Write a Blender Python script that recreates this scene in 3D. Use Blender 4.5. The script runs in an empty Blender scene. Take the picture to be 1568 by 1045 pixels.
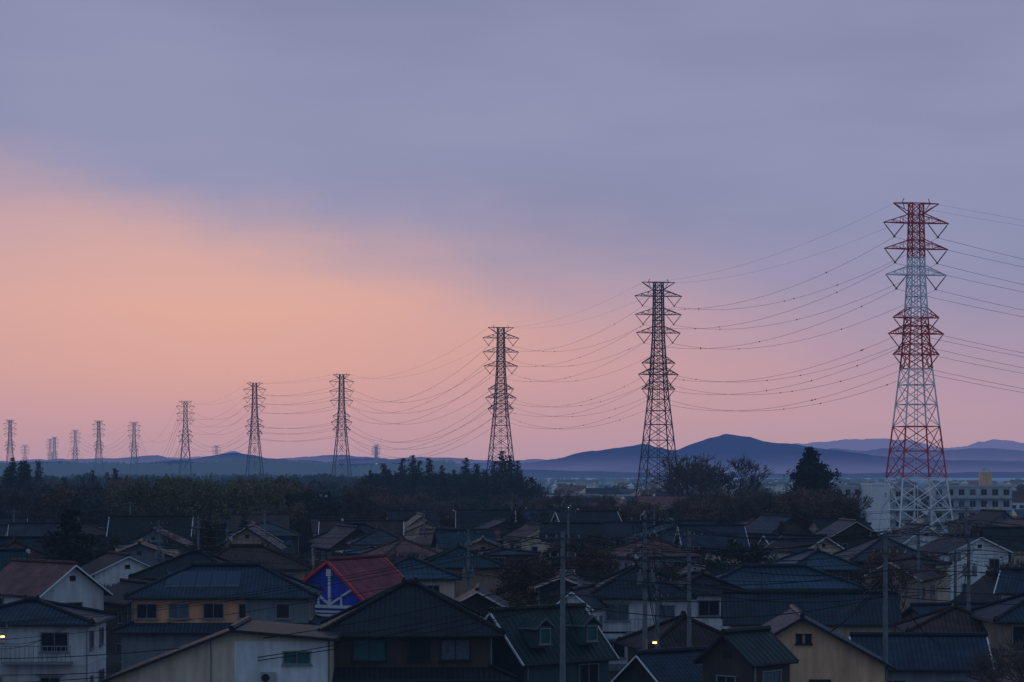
import bpy, math, random
from mathutils import Vector, Matrix, noise
random.seed(7)
scene = bpy.context.scene
scene.view_settings.view_transform = 'Standard'
scene.view_settings.look = 'None'
scene.view_settings.exposure = 0

def lin(r, g, b):
    f = lambda c: (c/255/12.92) if c/255 <= 0.04045 else ((c/255+0.055)/1.055)**2.4
    return (f(r), f(g), f(b), 1)

# ------------------------------------------------------------------ aerial haze group: airlight painted into materials as emission, by world Y
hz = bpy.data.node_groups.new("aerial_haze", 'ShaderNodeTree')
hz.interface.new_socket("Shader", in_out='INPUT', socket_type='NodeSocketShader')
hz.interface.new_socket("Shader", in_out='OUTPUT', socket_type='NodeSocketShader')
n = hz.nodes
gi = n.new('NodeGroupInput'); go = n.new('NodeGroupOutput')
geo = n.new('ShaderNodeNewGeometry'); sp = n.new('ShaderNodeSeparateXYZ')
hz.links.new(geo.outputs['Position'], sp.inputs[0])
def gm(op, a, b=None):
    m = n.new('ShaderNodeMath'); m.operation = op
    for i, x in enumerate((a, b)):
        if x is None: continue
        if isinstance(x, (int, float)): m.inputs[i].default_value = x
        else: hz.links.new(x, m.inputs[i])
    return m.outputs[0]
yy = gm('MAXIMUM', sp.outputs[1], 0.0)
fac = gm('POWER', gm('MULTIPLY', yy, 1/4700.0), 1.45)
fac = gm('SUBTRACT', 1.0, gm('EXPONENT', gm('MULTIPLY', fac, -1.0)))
fac = gm('ADD', fac, 0.016)  # constant emission floor, lifts the darks at any distance
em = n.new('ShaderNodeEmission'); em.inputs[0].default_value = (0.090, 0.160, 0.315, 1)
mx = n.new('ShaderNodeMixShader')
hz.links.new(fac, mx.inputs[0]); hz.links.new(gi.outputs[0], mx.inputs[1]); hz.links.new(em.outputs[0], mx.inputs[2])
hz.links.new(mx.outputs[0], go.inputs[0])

# ------------------------------------------------------------------ materials
MATS = {}
def material(name, col, rough=0.75, var=0.25, nscale=1.2, kind=None, metallic=0.0, rnd=0.0, emit=None, emit_s=0, coord='Object', spec=.5):
    if name in MATS: return MATS[name]
    m = bpy.data.materials.new(name); m.use_nodes = True
    t = m.node_tree; t.nodes.clear(); N = t.nodes; L = t.links
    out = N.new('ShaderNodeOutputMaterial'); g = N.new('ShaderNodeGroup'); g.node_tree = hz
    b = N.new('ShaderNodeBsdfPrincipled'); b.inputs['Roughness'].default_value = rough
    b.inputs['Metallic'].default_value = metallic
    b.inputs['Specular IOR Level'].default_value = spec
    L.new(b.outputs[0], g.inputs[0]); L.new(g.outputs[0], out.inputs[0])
    tc = N.new('ShaderNodeTexCoord')
    nz = N.new('ShaderNodeTexNoise'); nz.inputs['Scale'].default_value = nscale; nz.inputs['Detail'].default_value = 5
    L.new(tc.outputs[coord], nz.inputs['Vector'])
    mr = N.new('ShaderNodeMapRange'); mr.inputs[1].default_value = 0.3; mr.inputs[2].default_value = 0.7
    mr.inputs[3].default_value = 1-var; mr.inputs[4].default_value = 1+var
    L.new(nz.outputs[0], mr.inputs[0])
    val = mr.outputs[0]
    def mul(a, bb):
        q = N.new('ShaderNodeMath'); q.operation = 'MULTIPLY'; L.new(a, q.inputs[0])
        if isinstance(bb, (int, float)): q.inputs[1].default_value = bb
        else: L.new(bb, q.inputs[1])
        return q.outputs[0]
    if rnd:
        oi = N.new('ShaderNodeObjectInfo'); r2 = N.new('ShaderNodeMapRange')
        r2.inputs[3].default_value = 1-rnd; r2.inputs[4].default_value = 1+rnd
        L.new(oi.outputs['Random'], r2.inputs[0]); val = mul(val, r2.outputs[0])
    if kind in ('tile', 'metalroof', 'siding'):
        wv = N.new('ShaderNodeTexWave'); wv.wave_type = 'BANDS'; wv.bands_direction = 'X'
        wv2 = N.new('ShaderNodeTexWave'); wv2.wave_type = 'BANDS'; wv2.bands_direction = 'Y'; wv2.wave_profile = 'SAW'
        src = tc.outputs['UV']
        if kind == 'tile': s1, s2 = 1.05, 1.1
        elif kind == 'metalroof': s1, s2 = 0.7, 0.01; wv.wave_profile = 'SIN'
        else: s1, s2 = 0.01, 1.4
        for w, s in ((wv, s1), (wv2, s2)):
            w.inputs['Scale'].default_value = s; w.inputs['Distortion'].default_value = 0.0
            L.new(src, w.inputs['Vector'])
        ad = N.new('ShaderNodeMath'); ad.operation = 'ADD'
        L.new(wv.outputs['Fac'], ad.inputs[0]); L.new(wv2.outputs['Fac'], ad.inputs[1])
        bp = N.new('ShaderNodeBump'); bp.inputs['Distance'].default_value = 0.05 if kind != 'siding' else 0.012
        bp.inputs['Strength'].default_value = 0.9
        L.new(ad.outputs[0], bp.inputs['Height']); L.new(bp.outputs[0], b.inputs['Normal'])
        m3 = N.new('ShaderNodeMapRange'); m3.inputs[2].default_value = 2.0
        m3.inputs[3].default_value = 0.45 if kind != 'siding' else 0.93; m3.inputs[4].default_value = 1.5 if kind != 'siding' else 1.04
        L.new(ad.outputs[0], m3.inputs[0]); val = mul(val, m3.outputs[0])
    if kind == 'wall':   # rain streaks
        mp = N.new('ShaderNodeMapping'); mp.inputs['Scale'].default_value = (3.0, 3.0, 0.35)
        L.new(tc.outputs['Object'], mp.inputs[0])
        n2 = N.new('ShaderNodeTexNoise'); n2.inputs['Scale'].default_value = 1.0; n2.inputs['Detail'].default_value = 6
        L.new(mp.outputs[0], n2.inputs['Vector'])
        m4 = N.new('ShaderNodeMapRange'); m4.inputs[1].default_value = .3; m4.inputs[2].default_value = .7
        m4.inputs[3].default_value = .75; m4.inputs[4].default_value = 1.1
        L.new(n2.outputs[0], m4.inputs[0]); val = mul(val, m4.outputs[0])
    vm = N.new('ShaderNodeVectorMath'); vm.operation = 'SCALE'; vm.inputs[0].default_value = col[:3]
    L.new(val, vm.inputs['Scale']); L.new(vm.outputs[0], b.inputs['Base Color'])
    if emit:
        b.inputs['Emission Color'].default_value = (*emit, 1); b.inputs['Emission Strength'].default_value = emit_s
    MATS[name] = m
    return m

def tile(name, c, r=0.62): return material(name, c, r, 0.35, 0.8, 'tile', spec=.18, rnd=.35)
def wallm(name, c): return material(name, c, .85, .12, .7, 'wall', rnd=.2, spec=.3)
T_BLACK = tile("roof_tile_black", (.013, .019, .026)); T_SLATE = tile("roof_tile_slate", (.017, .031, .052))
T_BROWN = tile("roof_tile_brown", (.048, .032, .032), .7); T_TEAL = tile("roof_tile_teal", (.011, .042, .062), .6)
T_GREY = tile("roof_tile_grey", (.036, .046, .06)); T_RED = tile("roof_tile_red", (.22, .045, .065), .7)
T_GREEN = material("roof_metal_green", (.010, .034, .034), .55, .3, .8, 'metalroof', spec=.2)
T_METB = material("roof_metal_blue", (.016, .045, .075), .55, .3, .8, 'metalroof', spec=.22)
T_PINK = tile("roof_tile_terracotta", (.14, .068, .066), .75)
W_CREAM = wallm("wall_cream", (.60, .48, .36)); W_WHITE = wallm("wall_white", (.64, .65, .67))
W_GREY = wallm("wall_grey", (.20, .23, .26)); W_BEIGE = wallm("wall_beige", (.34, .24, .17))
W_ORANGE = wallm("wall_apricot", (.80, .38, .20)); W_BROWN = wallm("wall_brown", (.065, .048, .044))
W_BLUE = material("wall_blue_paint", (.015, .06, .55), .6, .12, 1, 'wall'); W_TAN = wallm("wall_tan", (.74, .46, .28))
W_DARK = wallm("wall_dark", (.025, .033, .042)); W_GREEN = material("wall_green", (.02, .075, .085), .7, .2, .7, 'wall')
W_APT = material("apartment_concrete", (.46, .48, .52), .85, .1, .4, 'wall')
TRIM_W = material("trim_white", (.75, .75, .77), .6, .08); TRIM_D = material("trim_dark", (.02, .023, .028), .7, .15, spec=.2)
TRIM_P = material("trim_pale_wood", (.64, .46, .42), .6, .1); TRIM_R = material("trim_red", (.6, .03, .035), .5, .1)
SOFFIT = material("soffit", (.055, .055, .065), .85, .15, spec=.2)
GLASS = material("window_glass", (.012, .022, .032), .12, .2, .9, spec=.3); CURTAIN = material("window_curtain", (.08, .105, .13), .35, .3, 3, spec=.3)
GLASST = material("window_glass_teal", (.02, .10, .11), .2, .2, 1, spec=.35)
LIT = material("window_lit", (.6, .4, .2), .5, .3, 2, emit=(1.0, .55, .22), emit_s=.22)
ALU = material("aluminium_frame", (.22, .24, .26), .5, .1, metallic=.4)
PORC = material("porcelain_insulator", (.2, .21, .23), .5, .1)
PANEL = material("solar_panel", (.012, .018, .05), .2, .2, 2, spec=.3)
CONC = material("pole_concrete", (.14, .16, .18), .85, .2, 2); WIRE = material("cable_black", (.012, .014, .018), .7, .1, spec=.2)
ACM = material("ac_unit_shell", (.33, .34, .35), .5, .1)
STEEL = material("galvanised_steel", (.05, .065, .095), .7, .2, .5, spec=.3)
P_RED = material("pylon_red_paint", (.66, .05, .035), .6, .12, .5, spec=.3); P_WHITE = material("pylon_white_paint", (.86, .86, .87), .6, .08, .5)
INSUL = material("insulator", (.04, .045, .06), .5, .2, spec=.3)
BARK = material("bark", (.05, .04, .035), .9, .3, 3)
TWIG = material("twig", (.07, .05, .045), .9, .3, 1, rnd=.3)
LEAF_C = material("cedar_foliage", (.013, .028, .025), .9, .6, .9, rnd=.35, spec=.2); LEAF_B = material("evergreen_foliage", (.018, .032, .027), .85, .6, .8, rnd=.4, spec=.2)
LEAF_O = material("bamboo_foliage", (.12, .098, .04), .85, .5, .5, rnd=.3, spec=.2)
LEAF_R = material("winter_foliage", (.11, .065, .045), .85, .5, .5, rnd=.4, spec=.2)
LAMP_E = material("lamp_glow", (.9, .6, .3), .5, 0, emit=(1.0, .45, .1), emit_s=8)
LAMP_W = material("lamp_glow_white", (.9, .9, .8), .5, 0, emit=(1.0, .8, .55), emit_s=2.5)
BEACON = material("beacon_red", (.8, .1, .05), .5, 0, emit=(1.0, .12, .06), emit_s=6)

# ------------------------------------------------------------------ mesh builder
class MB:
    def __init__(s): s.v = []; s.f = []; s.m = []; s.uv = []; s.mats = []
    def mi(s, m):
        if m not in s.mats: s.mats.append(m)
        return s.mats.index(m)
    def poly(s, pts, m, uv=None):
        k = len(s.v); s.v += [tuple(p) for p in pts]; s.f.append(tuple(range(k, k+len(pts)))); s.m.append(s.mi(m))
        if uv is None:
            a = Vector(pts[0]); nn = (Vector(pts[1])-a).cross(Vector(pts[2])-a)
            h = Vector((0, 0, 1)).cross(nn)
            h = h.normalized() if h.length > 1e-6 else Vector((1, 0, 0))
            vv = nn.cross(h); vv = vv.normalized() if vv.length > 1e-9 else Vector((0, 1, 0))
            uv = [(Vector(p).dot(h), Vector(p).dot(vv)) for p in pts]
        s.uv += uv
    def box(s, c, sz, m, rot=0.0):
        x, y, z = sz[0]/2, sz[1]/2, sz[2]/2; ca, sa = math.cos(rot), math.sin(rot)
        P = [Vector((c[0]+a*x*ca-b*y*sa, c[1]+a*x*sa+b*y*ca, c[2]+d*z)) for d in (-1, 1) for a, b in ((-1, -1), (1, -1), (1, 1), (-1, 1))]
        for q in ((0, 3, 2, 1), (4, 5, 6, 7), (0, 1, 5, 4), (1, 2, 6, 5), (2, 3, 7, 6), (3, 0, 4, 7)):
            s.poly([P[i] for i in q], m)
    def beam(s, a, b, r, m, n=4, r2=None, caps=False):
        a = Vector(a); b = Vector(b); r2 = r if r2 is None else r2
        d = b-a
        if d.length < 1e-6: return
        d.normalize(); u = d.cross(Vector((0, 0, 1)))
        if u.length < 1e-3: u = d.cross(Vector((0, 1, 0)))
        u.normalize(); w = d.cross(u); o = math.pi/4 if n == 4 else 0
        k = len(s.v); mi = s.mi(m)
        for i in range(n):
            t = o+2*math.pi*i/n; e = u*math.cos(t)+w*math.sin(t)
            s.v.append(tuple(a+e*r)); s.v.append(tuple(b+e*r2))
        for i in range(n):
            j = (i+1) % n
            s.f.append((k+2*i, k+2*j, k+2*j+1, k+2*i+1)); s.m.append(mi); s.uv += [(0, 0)]*4
        if caps:
            s.f.append(tuple(k+2*i for i in range(n))); s.m.append(mi); s.uv += [(0, 0)]*n
            s.f.append(tuple(k+2*i+1 for i in range(n))); s.m.append(mi); s.uv += [(0, 0)]*n
    def slab(s, pts, t, mt, me):
        pts = [Vector(p) for p in pts]; lo = [p-Vector((0, 0, t)) for p in pts]
        s.poly(pts, mt); s.poly(lo, me)
        for i in range(len(pts)):
            j = (i+1) % len(pts); s.poly([pts[i], pts[j], lo[j], lo[i]], me)
    def mesh(s, name):
        me = bpy.data.meshes.new(name); me.from_pydata(s.v, [], s.f)
        for m in s.mats: me.materials.append(m)
        me.polygons.foreach_set('material_index', s.m)
        ul = me.uv_layers.new(name='UVMap'); ul.data.foreach_set('uv', [c for p in s.uv for c in p])
        me.update(); return me
    def obj(s, name, parent=None, loc=(0, 0, 0), rot=0):
        if not s.f: return None
        o = bpy.data.objects.new(name, s.mesh(name)); scene.collection.objects.link(o)
        o.location = loc; o.rotation_euler = (0, 0, rot)
        if parent: o.parent = parent
        return o
def empty(name, loc=(0, 0, 0), rot=0):
    o = bpy.data.objects.new(name, None); o.empty_display_size = 1; scene.collection.objects.link(o)
    o.location = loc; o.rotation_euler = (0, 0, rot); return o

# ------------------------------------------------------------------ house parts
def window(mb, c, nrm, w, h, glass=None, frame=None, hood=False):
    """c: centre on the wall (local), nrm: 2D outward normal"""
    frame = frame or ALU; glass = glass or random.choice([GLASS, GLASS, CURTAIN])
    nx, ny = nrm; rx, ry = -ny, nx; rot = math.atan2(ry, rx)
    def pt(a, z, o): return (c[0]+rx*a+nx*o, c[1]+ry*a+ny*o, c[2]+z)
    mb.box(pt(0, 0, .02), (w, .04, h), glass, rot)
    t = .07
    for z in (-h/2, h/2): mb.box(pt(0, z, .055), (w+2*t, .11, t), frame, rot)
    for a in (-w/2, w/2): mb.box(pt(a, 0, .052), (t, .10, h-t), frame, rot)
    if w > 1.0: mb.box(pt(0, 0, .045), (t*.7, .07, h-t), frame, rot)
    mb.box(pt(0, -h/2-.07, .09), (w+.25, .18, .05), frame, rot)
    if hood: mb.box(pt(0, h/2+.2, .25), (w+.5, .5, .06), frame, rot)

def ac_unit(mb, c, rot=0):
    mb.box(c, (.8, .3, .6), ACM, rot); mb.beam((c[0]-.12, c[1]-.15, c[2]), (c[0]-.12, c[1]-.165, c[2]), .23, TRIM_D, 12, caps=True)
def antenna(mb, x, y, z, h=1.6):
    mb.beam((x, y, z), (x, y, z+h), .025, TRIM_D, 4); a = random.uniform(0, 3)
    dx, dy = math.cos(a), math.sin(a)
    mb.beam((x-dx*.7, y-dy*.7, z+h*.95), (x+dx*.7, y+dy*.7, z+h*.95), .018, TRIM_D, 3)
    for i in range(7):
        t = -.7+i*.23; q = .28-.02*i
        mb.beam((x+dx*t-dy*q, y+dy*t+dx*q, z+h*.95), (x+dx*t+dy*q, y+dy*t-dx*q, z+h*.95), .012, TRIM_D, 3)
    if random.random() < .25:
        mb.beam((x, y-.05, z+h*.5), (x+.05, y-.2, z+h*.53), .16, ACM, 12, .2, caps=True)
def gutter_pipe(mb, x, y, z): mb.beam((x, y, 0), (x, y, z), .05, ALU, 5)
def balcony(mb, x, y, z, w):
    mb.box((x, y-.45, z), (w, .9, .12), ALU)
    k = int(w/.28)
    for i in range(k+1): mb.box((x-w/2+.03+i*(w-.06)/k, y-.86, z+.56), (.035, .03, 1.0), ALU)
    mb.box((x, y-.86, z+1.09), (w, .05, .06), ALU)

def wall_windows(mb, w, d, z0, storeys, seed, lit=.0, glass=None, sides='fblr'):
    R = random.Random(seed)
    for s in range(storeys):
        zc = z0+2.8*s+1.55
        for side in sides:
            L = w if side in 'fb' else d
            k = max(1, int(L/2.9))
            for i in range(k):
                if R.random() < .22: continue
                a = -L/2+(i+.5)*L/k+R.uniform(-.25, .25)
                ww, hh = R.choice([(1.7, 1.2), (1.7, 1.2), (.8, 1.0), (1.2, 1.1), (1.7, 1.7)])
                ww = min(ww, L/k-.4)
                g = glass or (LIT if R.random() < lit else R.choice([GLASS, GLASS, GLASS, CURTAIN]))
                if side == 'f': window(mb, (a, -d/2, zc), (0, -1), ww, hh, g, hood=R.random() < .3)
                if side == 'b': window(mb, (a, d/2, zc), (0, 1), ww, hh, g)
                if side == 'l': window(mb, (-w/2, a, zc), (-1, 0), ww, hh, g)
                if side == 'r': window(mb, (w/2, a, zc), (1, 0), ww, hh, g)

def hip_roof(mb, w, d, he, o, pitch, mt, fascia=SOFFIT, caps=True, th=.16):
    ex, ey = w/2+o, d/2+o
    if ex >= ey: rl, rise = ex-ey, ey*pitch; r0, r1 = Vector((-rl, 0, he+rise)), Vector((rl, 0, he+rise))
    else: rl, rise = ey-ex, ex*pitch; r0, r1 = Vector((0, -rl, he+rise)), Vector((0, rl, he+rise))
    A, B, C, D = Vector((-ex, -ey, he)), Vector((ex, -ey, he)), Vector((ex, ey, he)), Vector((-ex, ey, he))
    if ex >= ey: S = [[A, B, r1, r0], [B, C, r1], [C, D, r0, r1], [D, A, r0]]; H = [(A, r0), (D, r0), (B, r1), (C, r1)]
    else: S = [[A, B, r0], [B, C, r1, r0], [C, D, r1], [D, A, r0, r1]]; H = [(A, r0), (B, r0), (C, r1), (D, r1)]
    for q in S:
        q = [p for i, p in enumerate(q) if (p-q[i-1]).length > 1e-4]
        mb.slab(q, th, mt, fascia)
    if caps:
        up = Vector((0, 0, .1))
        for a, b in H:
            mb.beam(a+up*.6, b+up, .14, mt, 6, caps=True)
            mb.beam(a+up*.6, a+up*2.2-(b-a).normalized()*-.25, .12, mt, 5, caps=True)
        if (r1-r0).length > .1: mb.beam(r0+up*1.6, r1+up*1.6, .2, mt, 6, caps=True)
        mb.beam(r0+up, r0+up*4.6, .2, mt, 5, .08, caps=True); mb.beam(r1+up, r1+up*4.6, .2, mt, 5, .08, caps=True)
    for a, b in ((A, B), (B, C), (C, D), (D, A)):
        dd = Vector((0, 0, -.12)); mb.beam(a+dd, b+dd, .07, TRIM_D, 5)
    return r0, r1

def skirt_roof(mb, w, d, z, out, drop, mt):
    a, b = w/2-.01, d/2-.01; A, B = w/2+out, d/2+out
    i = [Vector((-a, -b, z)), Vector((a, -b, z)), Vector((a, b, z)), Vector((-a, b, z))]
    o = [Vector((-A, -B, z-drop)), Vector((A, -B, z-drop)), Vector((A, B, z-drop)), Vector((-A, B, z-drop))]
    for k in range(4):
        j = (k+1) % 4; mb.slab([o[k], o[j], i[j], i[k]], .14, mt, SOFFIT)
        mb.beam(o[k]+Vector((0, 0, .07)), i[k]+Vector((0, 0, .07)), .11, mt, 6, caps=True)
        mb.beam(o[k]-Vector((0, 0, .1)), o[j]-Vector((0, 0, .1)), .06, TRIM_D, 5)

def hip_house(name, x, y, w, d, rot=0, he=5.7, pitch=.45, o=.6, roof=T_SLATE, wall=W_CREAM, skirt=False, seed=1, lit=0, extras=None, wins='fblr', low_wall=None, ant=.35):
    E = empty(name, (x, y, 0), rot); R = random.Random(seed)
    r = MB(); r0, r1 = hip_roof(r, w, d, he, o, pitch, roof); 
    wl = MB(); g = MB()
    st = 2 if he > 4.2 else 1
    if skirt:
        ex = 1.0
        wl.box((0, 0, (he+3.3)/2-.05), (w, d, he-3.3+.1), wall); wl.box((0, 0, 1.6), (w+2*ex-.4, d+2*ex-.4, 3.0), low_wall or wall)
        skirt_roof(r, w, d, 3.75, ex+.5, .6, roof)
        wall_windows(g, w, d, he-2.75+.2, 1, seed, lit, sides=wins); wall_windows(g, w+2*ex-.4, d+2*ex-.4, -.1, 1, seed+5, lit, sides=wins)
    else:
        wl.box((0, 0, he/2-.03), (w, d, he-.06), wall)
        wl.box((0, 0, .25), (w+.06, d+.06, .5), W_GREY)
        if st == 2: wl.box((0, 0, he/2+.1), (w+.07, d+.07, .14), R.choice([TRIM_D, wall, wall]))
        wall_windows(g, w, d, he-2.8*st+.05, st, seed, lit, sides=wins)
    dt = MB()
    for sx in (-1, 1): gutter_pipe(dt, sx*(w/2+.08), -d/2-.08, he-.1)
    if st == 2 and not skirt and R.random() < .4: balcony(dt, R.uniform(-.2, .2)*w, -d/2-.02, he-2.75, min(4, w*.5))
    if R.random() < .5: ac_unit(dt, (R.uniform(-.3, .3)*w, -d/2-.3-(.8 if skirt else 0), R.choice([.5, 3.3 if not skirt else .5])))
    if R.random() < ant: antenna(dt, r0.x, r0.y+.1, r0.z)
    if extras: extras(dt, r, wl, g)
    wl.obj('walls', E); r.obj('roof', E); g.obj('windows', E); dt.obj('fittings', E)
    return E

def gable_house(name, x, y, xl, xr, zl, zr, zp, length, rot=0, xp=0, o=.5, roof=T_SLATE, wall=W_CREAM, barge=TRIM_P, seed=1, lit=0, extras=None, wins=True, rear_wall=None, bw=.1, ant=.35, louvre=True):
    """ridge along local y, gable towards local -y; (xl,zl),(xp,zp),(xr,zr) are the roof's section; origin = centre of plan"""
    E = empty(name, (x, y, 0), rot); R = random.Random(seed)
    r = MB(); wl = MB(); g = MB(); dt = MB(); L = length/2; LO = L+o
    P = Vector
    r.slab([P((xl, -LO, zl)), P((xp, -LO, zp)), P((xp, LO, zp)), P((xl, LO, zl))], .16, roof, SOFFIT)
    r.slab([P((xp, -LO, zp)), P((xr, -LO, zr)), P((xr, LO, zr)), P((xp, LO, zp))], .16, roof, SOFFIT)
    r.beam((xp, -LO-.05, zp+.08), (xp, LO+.05, zp+.08), .17, roof, 6, caps=True)
    for sy in (-1, 1):
        yy = sy*(LO+.03)
        r.beam((xl, yy, zl-.1), (xp, yy, zp-.1), bw, barge, 4, caps=True); r.beam((xp, yy, zp-.1), (xr, yy, zr-.1), bw, barge, 4, caps=True)
    for xx, zz in ((xl, zl), (xr, zr)): dt.beam((xx, -LO, zz-.12), (xx, LO, zz-.12), .07, TRIM_D, 5)
    wl_ = xl+o; wr_ = xr-o
    hl = zl+(zp-zl)*(wl_-xl)/(xp-xl)-.17; hr = zr+(zp-zr)*(xr-wr_)/(xr-xp)-.17
    for yy in (-L, L): wl.poly([(wl_, yy, 0), (wr_, yy, 0), (wr_, yy, hr), (xp, yy, zp-.17), (wl_, yy, hl)], wall)
    wl.poly([(wl_, -L, 0), (wl_, L, 0), (wl_, L, hl), (wl_, -L, hl)], rear_wall or wall); wl.poly([(wr_, -L, 0), (wr_, L, 0), (wr_, L, hr), (wr_, -L, hr)], rear_wall or wall)
    cx = (wl_+wr_)/2; w = wr_-wl_
    if wins:
        he = min(hl, hr); st = 2 if he > 4.2 else 1
        for s in range(st):
            zc = he-1.35-2.75*(st-1-s)
            k = max(1, int(w/3))
            for i in range(k):
                if R.random() < .2: continue
                ww, hh = R.choice([(1.6, 1.1), (.8, .9), (1.2, 1.1)])
                gg = LIT if R.random() < lit else R.choice([GLASS, GLASS, CURTAIN])
                window(g, (wl_+(i+.5)*w/k, -L, zc), (0, -1), min(ww, w/k-.3), hh, gg)
            k = max(1, int(length/3))
            for i in range(k):
                ww, hh = R.choice([(1.6, 1.1), (.8, .9), (1.6, 1.6)])
                a = -L+(i+.5)*length/k
                for sx, nx in ((wl_, -1), (wr_, 1)):
                    if R.random() < .25: continue
                    gg = LIT if R.random() < lit else R.choice([GLASS, GLASS, CURTAIN])
                    window(g, (sx, a, zc), (nx, 0), min(ww, length/k-.3), hh, gg)
    if louvre: g.box((xp, -L-.03, zp-1.1), (.5, .06, .4), TRIM_D)
    gutter_pipe(dt, wl_-.08, -L+.2, hl); gutter_pipe(dt, wr_+.08, -L+.2, hr)
    if R.random() < ant: antenna(dt, xp, L*.6, zp)
    if R.random() < .5: ac_unit(dt, (cx+w*.3, -L-.3, .5))
    if extras: extras(dt, r, wl, g)
    wl.obj('walls', E); r.obj('roof', E); g.obj('windows', E); dt.obj('fittings', E)
    return E
def sym_gable(name, x, y, w, d, rot, he, pitch, **k):
    """w = gable span, d = ridge length"""
    o = k.get('o', .5); hw = w/2+o
    return gable_house(name, x, y, -hw, hw, he, he, he+hw*pitch, d, rot, **k)

rad = math.radians
# ------------------------------------------------------------------ foreground houses
def ex_A(dt, r, wl, g):
    ey, ex = 4+.6, 6.6+.6
    p = .46
    def on(xx, t, up=.09): return Vector((xx, -ey+ey*t, 5.7+ey*t*p+up))
    for i in range(5):
        x0 = -4.3+i*1.12
        dt.slab([on(x0, .32), on(x0+1.08, .32), on(x0+1.08, .8), on(x0, .8)], .05, PANEL, ALU)
    for a in (-5.6, -3.2, -.6, 1.8, 4.6): window(g, (a, -4.0 if a < 2 else -4.07, 4.62), (0, -1), 1.5 if a < 1 else 1.0, 1.1, GLASS if a != -3.2 else CURTAIN)
    wl.box((4.2, -4.03, 4.5), (4.8, .06, 2.2), W_GREY)
hip_house('apricot_house', -22.0, 186, 13.2, 8, rad(2), 5.7, .46, roof=T_SLATE, wall=W_ORANGE, low_wall=W_GREY, skirt=True, seed=3, extras=ex_A, wins='lrb')
def ex_B(dt, r, wl, g):
    wl.box((3.3, -4.02, 2.85), (5.2, .06, 5.5), W_WHITE)
    window(g, (4.2, -4.05, 4.7), (0, -1), 1.5, .7, GLASST); window(g, (4.4, -4.05, 1.9), (0, -1), 1.7, 1.2, CURTAIN)
    ac_unit(dt, (2.6, -4.3, 3.6)); dt.beam((-.6, -4.05, 0), (-.6, -4.05, 6), .04, ALU, 5)
gable_house('cream_house', -16.2, 139, -6.8, 6.4, 3.4, 5.8, 6.3, 8, rad(0), xp=.6, roof=T_BLACK, wall=W_CREAM, barge=TRIM_D, wins=False, seed=5, extras=ex_B, ant=0, louvre=False)
def ex_C(dt, r, wl, g):
    L = 4.5; y = -L-.06
    def b(x0, z0, x1, z1, t=.12, m=TRIM_W): dt.beam((x0, y, z0), (x1, y, z1), t, m, 4, caps=True)
    b(-.1, 7.3, -.1, 4.4, .15); b(-2.1, 6.0, -.1, 4.5); b(2.0, 5.8, -.1, 4.5); b(-2.3, 4.35, 2.9, 4.35, .17)
    b(-1.1, 5.3, -1.1, 4.4, .1); b(.95, 5.15, .95, 4.4, .1); b(-.1, 7.35, -.1, 6.8, .3)
    for k in range(5): wl.box((.3, -L-.04-.001*k, 3.95-k*.3), (5.2, .06, .18), TRIM_W)
    dt.beam((-2.35, y, 0), (-2.35, y, 5.9), .12, TRIM_W, 4); dt.beam((3.05, y, 0), (3.05, y, 4.6), .12, TRIM_W, 4)
gable_house('blue_chalet', -12.6, 197, -2.9, 3.9, 6.0, 4.3, 8.05, 9, rad(-24), xp=-.1, roof=T_RED, wall=W_BLUE, barge=TRIM_R, wins=False, seed=6, extras=ex_C, o=.45, bw=.15, ant=0, louvre=False)
def ex_D(dt, r, wl, g):
    window(g, (-2.4, -4.25, 4.75), (0, -1), 1.9, 1.25, GLASST, TRIM_D); window(g, (.5, -4.25, 4.75), (0, -1), 1.2, 1.2, GLASS, TRIM_D)
    window(g, (2.6, -4.25, 4.75), (0, -1), 1.7, 1.2, CURTAIN, TRIM_D)
hip_house('tiled_hip_roof_house', -6.1, 144.5, 9.2, 8.5, rad(3), 5.7, .52, o=.8, roof=T_BLACK, wall=W_BROWN, skirt=True, seed=9, extras=ex_D, wins='lr', ant=0)
def ex_E(dt, r, wl, g):
    window(g, (.7, -4, 3.0), (0, -1), 1.1, .9, GLASST, TRIM_D); 
    for a in (-.35, .15): window(g, (a-.1, -4.0, 5.75), (0, -1), .28, .5, GLASS, TRIM_D)
gable_house('tan_gable_house', 16.7, 139, -2.9, 4.8, 5.5, 4.2, 7.0, 8, rad(-3), xp=-.3, roof=T_SLATE, wall=W_TAN, barge=TRIM_D, wins=False, seed=11, extras=ex_E, ant=0, louvre=False)
sym_gable('tiled_bungalow', 25.7, 153, 6.5, 7.5, rad(86), 2.9, .48, roof=T_SLATE, wall=W_GREY, barge=TRIM_W, seed=12)
sym_gable('metal_roof_shed_house', 12.4, 128, 3.2, 3.4, rad(-42), 5.1, .8, roof=T_GREEN, wall=W_BROWN, barge=TRIM_D, seed=13, o=.3, ant=0)
sym_gable('dark_gable_house', 9.2, 133, 3.8, 5.5, rad(-52), 3.5, .75, roof=T_SLATE, wall=W_DARK, barge=TRIM_W, seed=14, o=.35, bw=.05, ant=0)
hip_house('white_house', 9.6, 188, 7.2, 8.5, rad(2), 5.6, .5, roof=T_SLATE, wall=W_WHITE, seed=15, lit=0)
sym_gable('white_house', 5.4, 183, 2.6, 9, rad(-12), 5.0, .8, roof=T_BLACK, wall=W_WHITE, barge=TRIM_W, seed=16, o=.35, bw=.07)
hip_house('white_house', 15.2, 197, 5.0, 7, rad(12), 5.4, .45, roof=T_BLACK, wall=W_WHITE, seed=17)
sym_gable('white_gable_house', -36.8, 190, 5.6, 8.5, rad(42), 5.6, .72, roof=T_PINK, wall=W_WHITE, barge=TRIM_W, seed=18, bw=.07)
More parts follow.
